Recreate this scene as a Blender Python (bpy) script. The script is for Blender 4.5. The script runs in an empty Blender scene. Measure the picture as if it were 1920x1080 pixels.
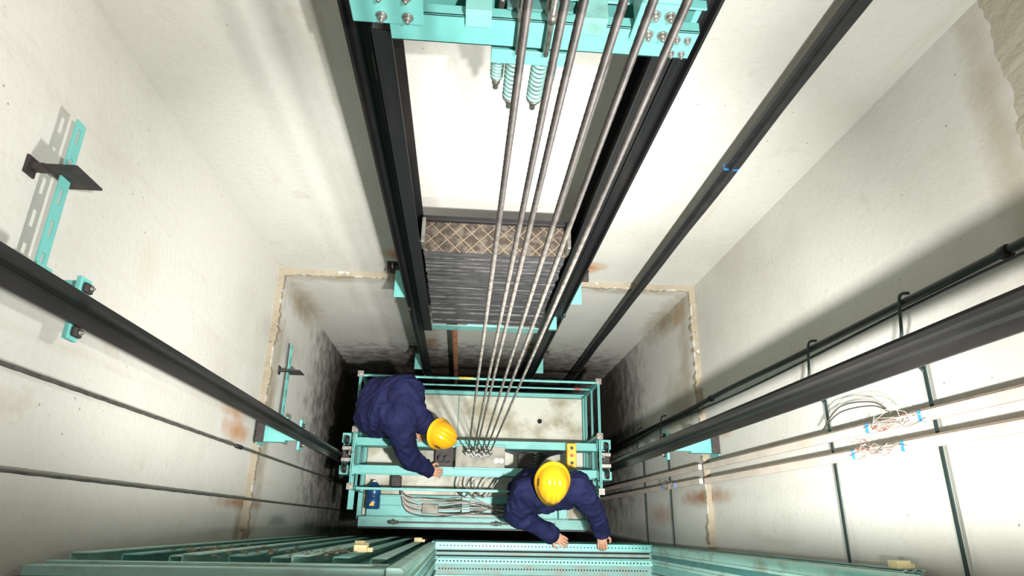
import bpy, bmesh, math, random
from mathutils import Vector, Matrix, noise
random.seed(4)
H=9.5
def P(x,y,h): return Vector((x,y,H-h))
SC=bpy.context.scene
COL=SC.collection

# ------------------------------------------------------------------ materials
def nt(name):
    m=bpy.data.materials.new(name); m.use_nodes=True
    t=m.node_tree; b=t.nodes['Principled BSDF']
    return m,t,b
def N(t,k,**kw):
    n=t.nodes.new(k)
    for a,v in kw.items(): setattr(n,a,v)
    return n
def mixc(t,fac,a,b):
    n=N(t,'ShaderNodeMix',data_type='RGBA')
    for sock,v in ((n.inputs[0],fac),(n.inputs[6],a),(n.inputs[7],b)):
        if hasattr(v,'is_output'): t.links.new(v,sock)
        elif isinstance(v,(int,float)): sock.default_value=v
        else: sock.default_value=(*v,1)
    return n.outputs[2]
def noi(t,co,scale,detail=4,rough=.55,mapscale=None):
    n=N(t,'ShaderNodeTexNoise'); n.inputs['Scale'].default_value=scale
    n.inputs['Detail'].default_value=detail; n.inputs['Roughness'].default_value=rough
    if mapscale:
        mp=N(t,'ShaderNodeMapping'); mp.inputs['Scale'].default_value=mapscale
        t.links.new(co,mp.inputs[0]); co=mp.outputs[0]
    t.links.new(co,n.inputs['Vector']); return n.outputs[0]
def rng(t,v,a,b,c=0,d=1):
    n=N(t,'ShaderNodeMapRange'); t.links.new(v,n.inputs[0])
    for i,x in enumerate((a,b,c,d)): n.inputs[i+1].default_value=x
    return n.outputs[0]
def mat(name,c,rough=.5,metal=0,c2=None,scale=8,lo=.45,hi=.7,bump=0,bscale=None,ms=None,spec=None):
    m,t,b=nt(name)
    co=N(t,'ShaderNodeTexCoord').outputs['Object']
    b.inputs['Roughness'].default_value=rough; b.inputs['Metallic'].default_value=metal
    if spec is not None: b.inputs['Specular IOR Level'].default_value=spec
    if c2 is None: c2=tuple(x*.7 for x in c)
    f=rng(t,noi(t,co,scale,5,.6,ms),lo,hi)
    t.links.new(mixc(t,f,c,c2),b.inputs['Base Color'])
    if bump:
        bp=N(t,'ShaderNodeBump'); bp.inputs['Strength'].default_value=bump; bp.inputs['Distance'].default_value=.01
        t.links.new(noi(t,co,bscale or scale*4,4,.6,ms),bp.inputs['Height']); t.links.new(bp.outputs[0],b.inputs['Normal'])
    return m
def concrete(name,base,dark,stains_and_shade=(),rough_amt=.25,streakc=(.45,.41,.32)):
    m,t,b=nt(name)
    co=N(t,'ShaderNodeTexCoord').outputs['Object']
    b.inputs['Roughness'].default_value=.85
    b.inputs['Specular IOR Level'].default_value=.2
    big=noi(t,co,1.1,5,.55)
    c=mixc(t,rng(t,big,.48,.75),base,dark)
    streak=noi(t,co,2.0,5,.65,(3,3,.35))
    c=mixc(t,rng(t,streak,.58,.82,0,.6),c,streakc)
    blot=noi(t,co,2.6,7,.7)
    c=mixc(t,rng(t,blot,.61,.74,0,.45),c,(.38,.345,.26))
    fine=noi(t,co,38,5,.7)
    c=mixc(t,rng(t,fine,.5,.85,0,.3),c,(.39,.36,.30))
    vo=N(t,'ShaderNodeTexVoronoi'); vo.inputs['Scale'].default_value=16; t.links.new(co,vo.inputs['Vector'])
    pore=rng(t,vo.outputs['Distance'],.035,.09,1,0)
    mk=rng(t,noi(t,co,3.1,3,.5),.52,.57)
    mm=N(t,'ShaderNodeMath',operation='MULTIPLY'); t.links.new(pore,mm.inputs[0]); t.links.new(mk,mm.inputs[1])
    m2=N(t,'ShaderNodeMath',operation='MULTIPLY'); t.links.new(mm.outputs[0],m2.inputs[0]); m2.inputs[1].default_value=.8
    c=mixc(t,m2.outputs[0],c,(.17,.15,.12))
    dn=noi(t,co,9,4,.6)
    for (p,s,colr,am) in stains_and_shade:
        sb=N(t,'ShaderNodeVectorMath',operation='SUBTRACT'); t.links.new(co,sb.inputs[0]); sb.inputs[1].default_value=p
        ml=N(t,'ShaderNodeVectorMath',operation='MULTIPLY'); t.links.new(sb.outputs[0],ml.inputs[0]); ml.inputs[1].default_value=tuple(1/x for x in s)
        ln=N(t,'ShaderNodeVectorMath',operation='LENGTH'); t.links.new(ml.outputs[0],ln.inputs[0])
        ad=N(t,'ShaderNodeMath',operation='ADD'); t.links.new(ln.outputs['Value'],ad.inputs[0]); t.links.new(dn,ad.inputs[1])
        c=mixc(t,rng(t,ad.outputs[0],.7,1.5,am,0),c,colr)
    t.links.new(c,b.inputs['Base Color'])
    bp=N(t,'ShaderNodeBump'); bp.inputs['Strength'].default_value=rough_amt; bp.inputs['Distance'].default_value=.012
    sm=N(t,'ShaderNodeMath',operation='SUBTRACT'); t.links.new(fine,sm.inputs[0]); t.links.new(mm.outputs[0],sm.inputs[1])
    a2=N(t,'ShaderNodeMath',operation='ADD'); t.links.new(sm.outputs[0],a2.inputs[0]); t.links.new(big,a2.inputs[1])
    t.links.new(a2.outputs[0],bp.inputs['Height']); t.links.new(bp.outputs[0],b.inputs['Normal'])
    return m
RUST=(.30,.115,.03)
ORG=(.44,.17,.035)
BRN=(.29,.23,.145)
def st(x,y,h,sx,sy,sz,c=RUST,am=.85): return ((x,y,H-h),(sx,sy,sz),c,am)
BASE=(.585,.57,.525); DK=(.50,.48,.43)
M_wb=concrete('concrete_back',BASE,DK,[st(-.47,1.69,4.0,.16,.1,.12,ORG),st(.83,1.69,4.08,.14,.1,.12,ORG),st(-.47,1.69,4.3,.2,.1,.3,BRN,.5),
      st(-.35,1.69,6.1,.14,.1,.35),st(.68,1.69,6.1,.14,.1,.35),st(.16,1.655,7.4,2.4,.3,1.45,(.07,.05,.035),.95),st(.16,1.655,7.4,2.4,.3,1.35,(.05,.035,.025),.9),  # the two wide dark entries paint the shade behind the car
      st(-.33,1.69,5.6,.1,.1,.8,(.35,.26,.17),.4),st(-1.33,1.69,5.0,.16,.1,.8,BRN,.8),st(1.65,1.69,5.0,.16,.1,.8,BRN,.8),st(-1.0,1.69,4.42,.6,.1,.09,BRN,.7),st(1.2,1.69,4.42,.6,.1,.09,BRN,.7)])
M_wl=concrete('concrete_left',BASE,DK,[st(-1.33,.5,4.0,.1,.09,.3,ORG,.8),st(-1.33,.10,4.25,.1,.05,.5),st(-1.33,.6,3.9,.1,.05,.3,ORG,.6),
      st(-1.33,1.2,4.6,.1,.16,.6,(.35,.335,.29),.6),st(-1.33,.65,4.47,.1,.9,.15,BRN,.85),st(-1.33,1.1,7.0,.2,1.7,1.75,(.07,.055,.04),.95),st(-1.33,1.1,7.1,.2,1.6,1.6,(.05,.04,.03),.9),  # the two large near-black entries paint shade left of the car
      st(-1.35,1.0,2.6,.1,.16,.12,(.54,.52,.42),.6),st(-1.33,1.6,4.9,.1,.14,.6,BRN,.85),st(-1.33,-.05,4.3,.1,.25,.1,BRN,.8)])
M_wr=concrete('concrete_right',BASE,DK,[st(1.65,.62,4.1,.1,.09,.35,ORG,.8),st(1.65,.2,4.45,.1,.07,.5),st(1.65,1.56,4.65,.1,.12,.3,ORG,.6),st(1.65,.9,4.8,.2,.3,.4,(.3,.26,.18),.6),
      st(1.65,1.6,4.9,.1,.14,.7,BRN,.85),st(1.65,1.2,4.55,.1,.7,.16,(.36,.32,.23),.7),st(1.65,1.2,7.2,.2,1.4,1.65,(.07,.055,.04),.95),st(1.65,1.2,7.3,.2,1.3,1.5,(.05,.04,.03),.9),  # the two large near-black entries paint shade right of the car
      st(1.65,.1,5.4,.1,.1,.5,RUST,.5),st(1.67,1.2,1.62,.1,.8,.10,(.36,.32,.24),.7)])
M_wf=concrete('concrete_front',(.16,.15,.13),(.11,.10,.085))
M_ledge=concrete('rough_joint_mortar',(.33,.285,.21),(.19,.155,.105),rough_amt=.8)
M_slabm=concrete('rough_slab_edge',(.42,.38,.30),(.27,.235,.17),rough_amt=.7)
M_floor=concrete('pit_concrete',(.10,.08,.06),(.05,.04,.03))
TEAL=(.15,.45,.415)
M_teal=mat('teal_paint',TEAL,.42,0,(.10,.34,.31),6,.5,.8,.05)
M_tealw=mat('teal_paint_worn',(.18,.43,.39),.5,0,(.13,.28,.24),14,.5,.75,.1)
M_teald=mat('dusty_teal_sheet',(.15,.29,.265),.6,0,(.19,.20,.16),10,.45,.7,.1)
M_teall=mat('pale_worn_teal_sheet',(.38,.62,.56),.5,0,(.30,.36,.28),8,.5,.72,.1)
M_tealk=mat('dark_teal_paint',(.06,.19,.175),.5,0,(.05,.13,.12),10)
M_strap=mat('dark_teal_strap',(.014,.030,.028),.5,0,(.01,.018,.018),10)
M_spring=mat('pale_spring_paint',(.20,.36,.33),.45,.1,(.14,.22,.2),20)
M_blk=mat('black_painted_steel',(.011,.011,.012),.45,0,(.032,.026,.022),5,.5,.8,.08,ms=(1,1,.2),spec=.3)
M_rail=mat('dark_rail_steel',(.014,.0135,.0135),.36,.1,(.033,.028,.026),9,.45,.75,.06,ms=(1,1,.12),spec=.45)
M_gsteel=mat('grey_zinc_steel',(.38,.37,.34),.35,.8,(.2,.18,.15),30)
M_dkrope=mat('dark_steel_rope',(.12,.115,.10),.5,.4,(.05,.05,.04),30)
M_rust=mat('rusty_steel',(.20,.075,.03),.8,.1,(.06,.03,.02),20,bump=.4)
M_ductshadow=mat('dull_brown_shadow',(.20,.15,.11),.8,0,(.13,.10,.075),12)
M_dkplate=mat('dark_rusty_plate',(.04,.036,.034),.6,.4,(.075,.055,.045),25,bump=.3)
M_slab=mat('cast_iron_slab',(.12,.115,.118),.6,.25,(.03,.028,.03),9,.42,.62,.8,40,ms=(1,1,14))
M_cream=mat('cream_car_roof',(.58,.575,.49),.5,0,(.30,.27,.18),2.6,.47,.64,.05)
M_greyplate=mat('greasy_grey_plate',(.26,.25,.20),.5,.1,(.10,.09,.07),9)
M_rub=mat('black_rubber',(.012,.012,.013),.5,0,(.025,.025,.025),12)
M_navy=mat('navy_cotton',(.009,.011,.042),.8,0,(.017,.020,.072),7,.4,.7,.7,18,spec=.15)
M_skin=mat('skin',(.55,.30,.20),.5,0,(.48,.23,.15),12)
M_hair=mat('grey_hair',(.10,.09,.085),.8,0,(.2,.19,.18),60)
M_yel=mat('yellow_helmet_plastic',(.90,.43,.012),.28,0,(.85,.38,.01),4,.4,.7)
M_yel2=mat('yellow_plastic',(.75,.45,.02),.4)
M_red=mat('red_plastic',(.5,.05,.04),.4)
M_blue=mat('blue_plastic',(.012,.06,.16),.3,0,(.01,.035,.10),10)
M_btape=mat('blue_tape',(.02,.20,.58),.4)
M_pink=mat('pinkish_cable_duct',(.62,.53,.46),.5,0,(.50,.42,.35),5)
M_wire=mat('pale_wire',(.5,.46,.41),.5)
M_wirer=mat('red_wire',(.38,.14,.11),.5)
M_dgrey=mat('dark_grey_cable',(.07,.065,.055),.55)
M_beige=mat('pale_wood_block',(.62,.52,.28),.7)
M_sand=mat('mortar_debris',(.34,.27,.17),.95,0,(.2,.15,.09),50,bump=1)
M_boot=mat('black_leather',(.02,.018,.016),.5)
M_white=mat('white_label',(.7,.7,.68),.6)
M_hole=mat('dark_hole',(.01,.01,.01),.9)
def ropemat():
    m,t,b=nt('steel_rope_lit_below')
    co=N(t,'ShaderNodeTexCoord').outputs['Object']
    sx=N(t,'ShaderNodeSeparateXYZ'); t.links.new(co,sx.inputs[0])
    top_shade=rng(t,sx.outputs[2],-4.6,-2.2,0,1)  # light put into the colour: shaded tone above, lit tone near the car
    lit_tone=mixc(t,rng(t,noi(t,co,35,4,.6),.42,.62),(.20,.185,.16),(.06,.05,.045))
    shade_tone=mixc(t,rng(t,noi(t,co,30,4,.6),.42,.62),(.055,.046,.04),(.022,.018,.016))
    t.links.new(mixc(t,top_shade,lit_tone,shade_tone),b.inputs['Base Color'])
    b.inputs['Roughness'].default_value=.55; b.inputs['Metallic'].default_value=.15
    return m
M_rope=ropemat()
def treadmat():
    m,t,b=nt('rusted_tread_plate')
    co=N(t,'ShaderNodeTexCoord').outputs['Object']
    mp=N(t,'ShaderNodeMapping'); mp.inputs['Rotation'].default_value=(0,0,math.radians(45)); mp.inputs['Scale'].default_value=(17,17,17)
    t.links.new(co,mp.inputs[0])
    sx=N(t,'ShaderNodeSeparateXYZ'); t.links.new(mp.outputs[0],sx.inputs[0])
    o=[]
    for k in (0,1):
        f=N(t,'ShaderNodeMath',operation='FRACT'); t.links.new(sx.outputs[k],f.inputs[0])
        g=N(t,'ShaderNodeMath',operation='LESS_THAN'); t.links.new(f.outputs[0],g.inputs[0]); g.inputs[1].default_value=.09; o.append(g.outputs[0])
    mx=N(t,'ShaderNodeMath',operation='MAXIMUM'); t.links.new(o[0],mx.inputs[0]); t.links.new(o[1],mx.inputs[1])
    n1=rng(t,noi(t,co,25,4,.6),.45,.62)
    base=mixc(t,n1,(.03,.02,.013),(.085,.07,.055))
    t.links.new(mixc(t,mx.outputs[0],base,(.16,.12,.075)),b.inputs['Base Color'])
    b.inputs['Roughness'].default_value=.7; b.inputs['Metallic'].default_value=.1
    bp=N(t,'ShaderNodeBump'); bp.inputs['Distance'].default_value=.004; t.links.new(mx.outputs[0],bp.inputs['Height']); t.links.new(bp.outputs[0],b.inputs['Normal'])
    return m
M_tread=treadmat()

# ------------------------------------------------------------------ geometry helpers
def box(bm,x0,x1,y0,y1,h0,h1,mi=0):
    z0,z1=H-max(h0,h1),H-min(h0,h1)
    vs=[bm.verts.new((x,y,z)) for z in (z0,z1) for y in (min(y0,y1),max(y0,y1)) for x in (min(x0,x1),max(x0,x1))]
    for f in ((0,2,3,1),(4,5,7,6),(0,1,5,4),(2,6,7,3),(0,4,6,2),(1,3,7,5)):
        fc=bm.faces.new([vs[i] for i in f]); fc.material_index=mi
def frame(d):
    d=d.normalized(); a=Vector((0,0,1)) if abs(d.z)<.9 else Vector((1,0,0))
    u=d.cross(a).normalized(); return u,d.cross(u).normalized()
def tube(bm,pts,r,seg=8,mi=0,rfun=None):
    pts=[Vector(p) for p in pts]; rings=[]; n=len(pts); u=None
    for i,p in enumerate(pts):
        d=(pts[min(i+1,n-1)]-pts[max(i-1,0)])
        if d.length<1e-9: d=Vector((0,0,1))
        d.normalize()
        if u is None: u,_=frame(d)
        else: u=(u-d*u.dot(d)).normalized()
        w=d.cross(u); rr=r if not isinstance(r,(list,tuple)) else r[i]
        ring=[]
        for k in range(seg):
            a=2*math.pi*k/seg; q=rr*(rfun(i,a) if rfun else 1)
            ring.append(bm.verts.new(p+(u*math.cos(a)+w*math.sin(a))*q))
        rings.append(ring)
    for a,b in zip(rings,rings[1:]):
        for k in range(seg):
            f=bm.faces.new((a[k],a[(k+1)%seg],b[(k+1)%seg],b[k])); f.material_index=mi; f.smooth=True
    f=bm.faces.new(rings[0][::-1]); f.material_index=mi
    f=bm.faces.new(rings[-1]); f.material_index=mi
def cyl(bm,a,b,r,seg=12,mi=0,r2=None): tube(bm,[a,b],[r,r if r2 is None else r2],seg,mi)
def prism(bm,prof,h0,h1):
    A=[bm.verts.new(P(x,y,h0)) for x,y in prof]; B=[bm.verts.new(P(x,y,h1)) for x,y in prof]
    n=len(prof)
    for i in range(n): bm.faces.new((A[i],A[(i+1)%n],B[(i+1)%n],B[i]))
    bm.faces.new(A); bm.faces.new(B)
def smoothpath(pts,k=6):
    pts=[Vector(p) for p in pts]; out=[]
    for i in range(len(pts)-1):
        p0=pts[max(i-1,0)];p1=pts[i];p2=pts[i+1];p3=pts[min(i+2,len(pts)-1)]
        for j in range(k):
            t=j/k
            out.append(.5*((2*p1)+(-p0+p2)*t+(2*p0-5*p1+4*p2-p3)*t*t+(-p0+3*p1-3*p2+p3)*t**3))
    out.append(pts[-1]); return out
def ell(bm,c,rx,ry,rz,M=None,seg=16,rg=10,mi=0,fn=None):
    M=M or Matrix.Identity(3); c=Vector(c); rows=[]
    for i in range(rg+1):
        th=math.pi*i/rg; row=[]
        for k in range(seg):
            ph=2*math.pi*k/seg
            v=Vector((math.sin(th)*math.cos(ph),math.sin(th)*math.sin(ph),math.cos(th)))
            if fn: v=fn(v)
            row.append(bm.verts.new(c+M@Vector((v.x*rx,v.y*ry,v.z*rz))))
            if i in (0,rg): break
        rows.append(row)
    for i in range(rg):
        a,b=rows[i],rows[i+1]
        for k in range(seg):
            k2=(k+1)%seg
            if len(a)==1: vs=(a[0],b[k],b[k2])
            elif len(b)==1: vs=(a[k],b[0],a[k2])
            else: vs=(a[k],b[k],b[k2],a[k2])
            f=bm.faces.new(vs); f.material_index=mi; f.smooth=True
def spring(bm,x,y,h0,h1,R,r,turns):
    n=turns*14
    tube(bm,[P(x+R*math.cos(2*math.pi*i/14),y+R*math.sin(2*math.pi*i/14),h0+(h1-h0)*i/n) for i in range(n+1)],r,6)
def new(name,mats,build,parent=None,label=None,cat=None,group=None,kind=None,bevel=0,smooth=False):
    bm=bmesh.new(); build(bm)
    bmesh.ops.recalc_face_normals(bm,faces=bm.faces)
    me=bpy.data.meshes.new(name); bm.to_mesh(me); bm.free()
    if not isinstance(mats,(list,tuple)): mats=[mats]
    for m in mats: me.materials.append(m)
    if smooth:
        for p in me.polygons: p.use_smooth=True
    o=bpy.data.objects.new(name,me); COL.objects.link(o)
    if bevel:
        b=o.modifiers.new('Bevel','BEVEL'); b.width=bevel; b.segments=2; b.limit_method='ANGLE'
    tag(o,label,cat,group,kind)
    if parent: setp(o,parent)
    return o
def tag(o,label=None,cat=None,group=None,kind=None):
    if label:o['label']=label
    if cat:o['category']=cat
    if group:o['group']=group
    if kind:o['kind']=kind
def setp(o,p):
    o.parent=p
    base=Vector(p['_w']) if '_w' in p else Vector((0,0,0))
    o.matrix_parent_inverse=Matrix.Translation(-base)
def empty(name,loc,label=None,cat=None,group=None,parent=None):
    e=bpy.data.objects.new(name,None); e.empty_display_size=.05; COL.objects.link(e)
    e.location=loc; e['_w']=tuple(loc); tag(e,label,cat,group)
    return e
def boxes(name,m,bl,parent=None,bevel=.002,**k):
    return new(name,m,lambda bm:[box(bm,*b) for b in bl],parent,bevel=bevel,**k)

# ------------------------------------------------------------------ camera
Zc=Vector((100,443,1200)).normalized(); Xc=Vector((17789,-765,-1200)); Xc=(Xc-Zc*Xc.dot(Zc)).normalized(); Yc=Zc.cross(Xc)
cam=bpy.data.cameras.new('camera'); co=bpy.data.objects.new('camera',cam); COL.objects.link(co)
cam.sensor_width=36; cam.lens=22.5; cam.clip_start=.02
co.matrix_world=Matrix.Translation((0,0,H))@Matrix((Xc,Yc,Zc)).to_4x4()
SC.camera=co

# ------------------------------------------------------------------ shaft shell
XL,XR,YB,YF=-1.35,1.67,1.69,-.17
HT=-1.6; HJ=4.36; IN=.035
def wall(name,m,bl): 
    o=boxes(name,m,bl,bevel=0); o['kind']='structure'; return o
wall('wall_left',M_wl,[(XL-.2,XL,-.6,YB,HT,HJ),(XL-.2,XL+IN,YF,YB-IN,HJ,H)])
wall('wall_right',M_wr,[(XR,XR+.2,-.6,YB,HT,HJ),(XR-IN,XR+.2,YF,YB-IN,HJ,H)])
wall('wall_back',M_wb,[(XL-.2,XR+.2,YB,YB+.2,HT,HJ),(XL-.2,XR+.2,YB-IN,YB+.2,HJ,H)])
OX0,OX1=.26,.84  # unseen opening, sized so its jambs cut the lamp light into shadow bands
PX0,PX1,HS=-.17,1.48,5.22
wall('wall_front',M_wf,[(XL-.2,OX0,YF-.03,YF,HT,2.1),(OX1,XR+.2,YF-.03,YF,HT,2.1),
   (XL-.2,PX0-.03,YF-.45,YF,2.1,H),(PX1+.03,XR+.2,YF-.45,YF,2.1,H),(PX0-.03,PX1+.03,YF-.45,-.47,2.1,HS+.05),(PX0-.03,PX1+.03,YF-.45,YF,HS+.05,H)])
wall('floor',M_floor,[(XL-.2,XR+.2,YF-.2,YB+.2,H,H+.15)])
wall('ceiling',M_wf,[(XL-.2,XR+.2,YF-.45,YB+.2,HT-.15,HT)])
def ledge(name,axis,c,a0,a1,sgn,wd):
    def b(bm):
        n=260; rows=[]
        for i in range(n+1):
            s=a0+(a1-a0)*i/n
            j=noise.noise(Vector((s*9,c,0)))*.012+noise.noise(Vector((s*30,c,3)))*.012
            k=noise.noise(Vector((s*5,c,8)))*.045+noise.noise(Vector((s*24,c,5)))*.018
            w=IN+.002+j
            row=[(0,HJ-.012+k*.5),(max(w,.012),HJ-.003),(max(w+.002,.014),HJ+.006+wd*(1+k*14)+max(k,0)),(IN-.012,HJ+.012+wd*(1+k*14)+max(k,0)*2)]
            vs=[]
            for (o,h) in row:
                q=c+sgn*o
                vs.append(bm.verts.new(P(q,s,h) if axis=='x' else P(s,q,h)))
            rows.append(vs)
        for r,q in zip(rows,rows[1:]):
            for k in range(3): bm.faces.new((r[k],r[k+1],q[k+1],q[k]))
    o=new(name,M_ledge,b,smooth=False); o['kind']='structure'
ledge('trim_1','x',XL,YF,YB,1,.028); ledge('trim_2','x',XR,YF,YB,-1,.016); ledge('trim_3','y',YB,XL,XR,-1,.006)
def slab(bm):
    n=90;m=24;rows=[]
    for i in range(n+1):
        y=YF+(YB-YF)*i/n; r=[]
        for j in range(m+1):
            t=j/m; edge=1.57+noise.noise(Vector((y*5,0,0)))*.05+noise.noise(Vector((y*19,2,0)))*.02
            h=edge+(HT+1.1-edge)*t
            x=XR-((.006+.006*noise.noise(Vector((y*7,h*7,1)))+.006*noise.noise(Vector((y*25,h*25,1)))) if j else -.002)
            r.append(bm.verts.new(P(x,y,h)))
        rows.append(r)
    for a,b in zip(rows,rows[1:]):
        for k in range(m): bm.faces.new((a[k],a[k+1],b[k+1],b[k]))
o=new('trim_4',M_slabm,slab); o['kind']='structure'

# ------------------------------------------------------------------ guide rails
def trail(name,xf,xt,y,half,h0,h1,m,label,grp):
    s=1 if xt>xf else -1
    L=abs(xt-xf)
    prof=[(0,-half),(.010,-half),(.014,-half*.35),(.022,-.009),(L*.55,-.006),(L*.62,-.0085),(L,-.0085),
              (L,.0085),(L*.62,.0085),(L*.55,.006),(.022,.009),(.014,half*.35),(.010,half),(0,half)]
    return new(name,m,lambda bm:prism(bm,[(xf+s*a,y+c) for a,c in prof],h0,h1),label=label,cat='guide rail',group=grp,bevel=.0015)
YR=.52
trail('guide_rail',-1.04,-.96,YR,.043,HT+.02,H,M_rail,'dark steel T-shaped car guide rail bolted beside the pale wall','car guide rails')
trail('guide_rail',1.325,1.235,YR-.015,.052,HT+.02,H,M_rail,'dark steel T-shaped car guide rail beside the wiring ducts','car guide rails')
trail('counterweight_rail',-.405,-.335,1.42,.045,HT+.02,H,M_blk,'black steel guide rail running beside the counterweight frame','counterweight guide rails')
trail('counterweight_rail',.675,.605,1.42,.045,HT+.02,H,M_blk,'black steel guide rail running beside the counterweight frame','counterweight guide rails')

# ------------------------------------------------------------------ rail brackets
def bolt(name,a,b,r,parent,m=M_gsteel):
    a=Vector(a);b=Vector(b);d=(b-a).normalized()
    return new(name,m,lambda bm:(cyl(bm,a,a+d*.004,r*1.5,16),cyl(bm,a,a+(b-a)*.6,r,6),cyl(bm,a,b,r*.5,8)),parent)
def slotstrip(bm,x,y0,y1,h,w,t=.005):
    box(bm,x,x+t,y0,y1,h-w/2,h-w/2+w*.34); box(bm,x,x+t,y0,y1,h+w/2-w*.34,h+w/2)
    n=5; L=y1-y0
    for i in range(n+1):
        c=y0+L*i/n; box(bm,x,x+t,max(y0,c-.026),min(y1,c+.026),h-w/2+w*.34,h+w/2-w*.34)
def angleplate(w0,h,parent):
    boxes('anchor_plate',M_dkplate,[(w0+.045,w0+.15,.995,1.003,h-.08,h+.07),(w0,w0+.05,.99,1.008,h-.075,h-.04),(w0,w0+.008,.97,1.03,h-.085,h-.035)],parent,label='dark rusty steel angle plate')
def sidebracket(h,wx,rx,yr,strip,small,label,grp):
    s=1 if rx>wx else -1
    e=empty('guide_rail_bracket',P(wx,yr,h),label,'bracket',grp)
    w0=wx; hc=h
    if small:
        hc=h-.145
        boxes('arm',M_teal,[(w0+s*.086,w0+s*.094,yr+.07,.70,h-.04,h+.03),(w0+s*.094,rx-s*.016,yr+.075,yr+.10,hc+.03,hc+.038)],e)
        boxes('rail_plate',M_teal,[(rx-s*.016,rx-s*.002,yr-.080,yr+.095,hc-.024,hc+.026)],e)
    else:
        boxes('wall_plate',M_teal,[(w0,w0+s*.008,yr-.06,yr+.14,h-.05,h+.09)],e)
        boxes('arm',M_teal,[(w0+s*.008,w0+s*.17,yr-.04,yr+.12,h,h+.006),(w0+s*.008,w0+s*.17,yr+.114,yr+.12,h+.006,h+.07),(w0+s*.008,w0+s*.17,yr-.04,yr-.034,h+.006,h+.07)],e)
        boxes('rail_plate',M_teal,[(w0+s*.17,rx-s*.016,yr-.03,yr+.03,h,h+.03),(rx-s*.016,rx-s*.002,yr-.09,yr+.10,h-.03,h+.06)],e)
        boxes('anchor_plate',M_dkplate,[(w0,w0+s*.05,yr-.05,yr+.13,h-.065,h-.052)],e,label='dark rusty steel plate')
    for yy in (yr-.058,yr+.066):
        boxes('rail_clip',M_dkplate,[(rx-s*.002,rx+s*.013,yy-.014,yy+.014,hc-.016,hc+.020)],e,bevel=.006)
        bolt('bolt',P(rx+s*.013,yy,hc+.003),P(rx+s*.024,yy,hc+.003),.006,e)
    if strip:
        new('slotted_strip',M_teal,lambda bm:slotstrip(bm,w0+s*.07,.66,1.2,h,.050),e)
        angleplate(w0,h,e)
    return e
sidebracket(1.87,XL,-1.042,YR,True,True,'teal slotted steel rail bracket with a rusty angle plate','car rail brackets')
e=sidebracket(4.33,XL+IN,-1.042,YR,False,False,'teal steel rail bracket with rust streaks near the car','car rail brackets')
new('slotted_strip',M_teal,lambda bm:slotstrip(bm,XL+IN+.05,.62,1.2,4.62,.055),e)
angleplate(XL+IN,4.62,e)
sidebracket(4.2,XR,1.327,YR-.015,False,False,'teal steel rail bracket below the black conduit','car rail brackets')
def cwbracket(h,xr,s,label):
    e=empty('counterweight_rail_bracket',P(xr,YB,h),label,'bracket','counterweight rail brackets')
    yb=YB if h<HJ else YB-IN
    boxes('wall_angle',M_dkplate,[(xr-s*.02,xr+s*.16,yb-.01,yb,h-.03,h+.03),(xr-s*.02,xr+s*.16,yb-.08,yb-.01,h-.006,h+.002)],e)
    boxes('side_plate',M_teal,[(xr+s*.004,xr+s*.085,1.40,yb-.10,h-.12,h-.113),(xr+s*.004,xr+s*.012,1.40,yb-.02,h-.113,h+.06)],e)
    for y0 in (1.355,1.46): boxes('rail_clip',M_dkplate,[(xr-s*.003,xr-s*.02,y0,y0+.025,h+.02,h+.05)],e)
    bolt('bolt',P(xr+s*.12,yb-.012,h-.014),P(xr+s*.12,yb-.05,h-.014),.008,e)
for h in (4.15,6.25):
    cwbracket(h,-.408,-1,'black angle and teal plate holding the counterweight rail'); cwbracket(h,.678,1,'black angle and teal plate holding the counterweight rail')

# ------------------------------------------------------------------ counterweight
cw=empty('counterweight',P(.13,1.4,4.5),'teal and black counterweight frame filled with stacked iron slabs','counterweight')
HB=1.355; HE=1.462
boxes('crosshead_beam',M_teal,[(-.245,.60,1.27,1.277,HB,HE),(-.245,.60,1.27,1.305,HB,HB+.007),(-.245,.60,1.27,1.315,HE-.007,HE)],cw)
boxes('crosshead_beam',M_teal,[(-.34,.62,1.363,1.37,HB-.02,HE),(-.34,.62,1.335,1.37,HB-.02,HB-.013),(-.34,.62,1.33,1.37,HE-.007,HE)],cw)
for x0,x1 in ((-.34,-.15),(.41,.52)):
    boxes('gusset_plate',M_teal,[(x0,x1,1.258,1.269,HB-.13,HB+.035)],cw,bevel=.004)
    boxes('gusset_flange',M_teal,[(x0,x1,1.235,1.258,HB-.14,HB-.128)],cw,bevel=.002)
    boxes('end_block',M_tealw,[(x0,x1,1.27,1.46,HB-.07,HB-.022)],cw,bevel=.006)
    for i in range(4):
        xx=x0+(x1-x0)*(.42 if i%2 else .78); hh=HB+.005-(.07 if i>1 else 0)
        bolt('bolt',P(xx,1.258,hh),P(xx,1.235,hh),.010,cw)
for x in (.545,.575):
    for hh in (HB+.03,HB+.085): bolt('bolt',P(x,1.27,hh),P(x,1.252,hh),.007,cw)
for x0,x1 in ((-.04,.03),(.27,.34)):
    boxes('stiffener_plate',M_tealw,[(x0,x1,1.262,1.37,HB-.032,HB-.022),(x0,x1,1.262,1.269,HB-.022,HB+.03)],cw)
boxes('spacer_plate',M_tealk,[(.07,.25,1.30,1.36,HB-.01,HB+.02)],cw)
boxes('hitch_plate',M_teal,[(.035,.26,1.27,1.40,1.49,1.502),(.035,.26,1.265,1.272,1.47,1.525),(.035,.045,1.272,1.4,1.502,1.52),(.25,.26,1.272,1.4,1.502,1.52)],cw)
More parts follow.
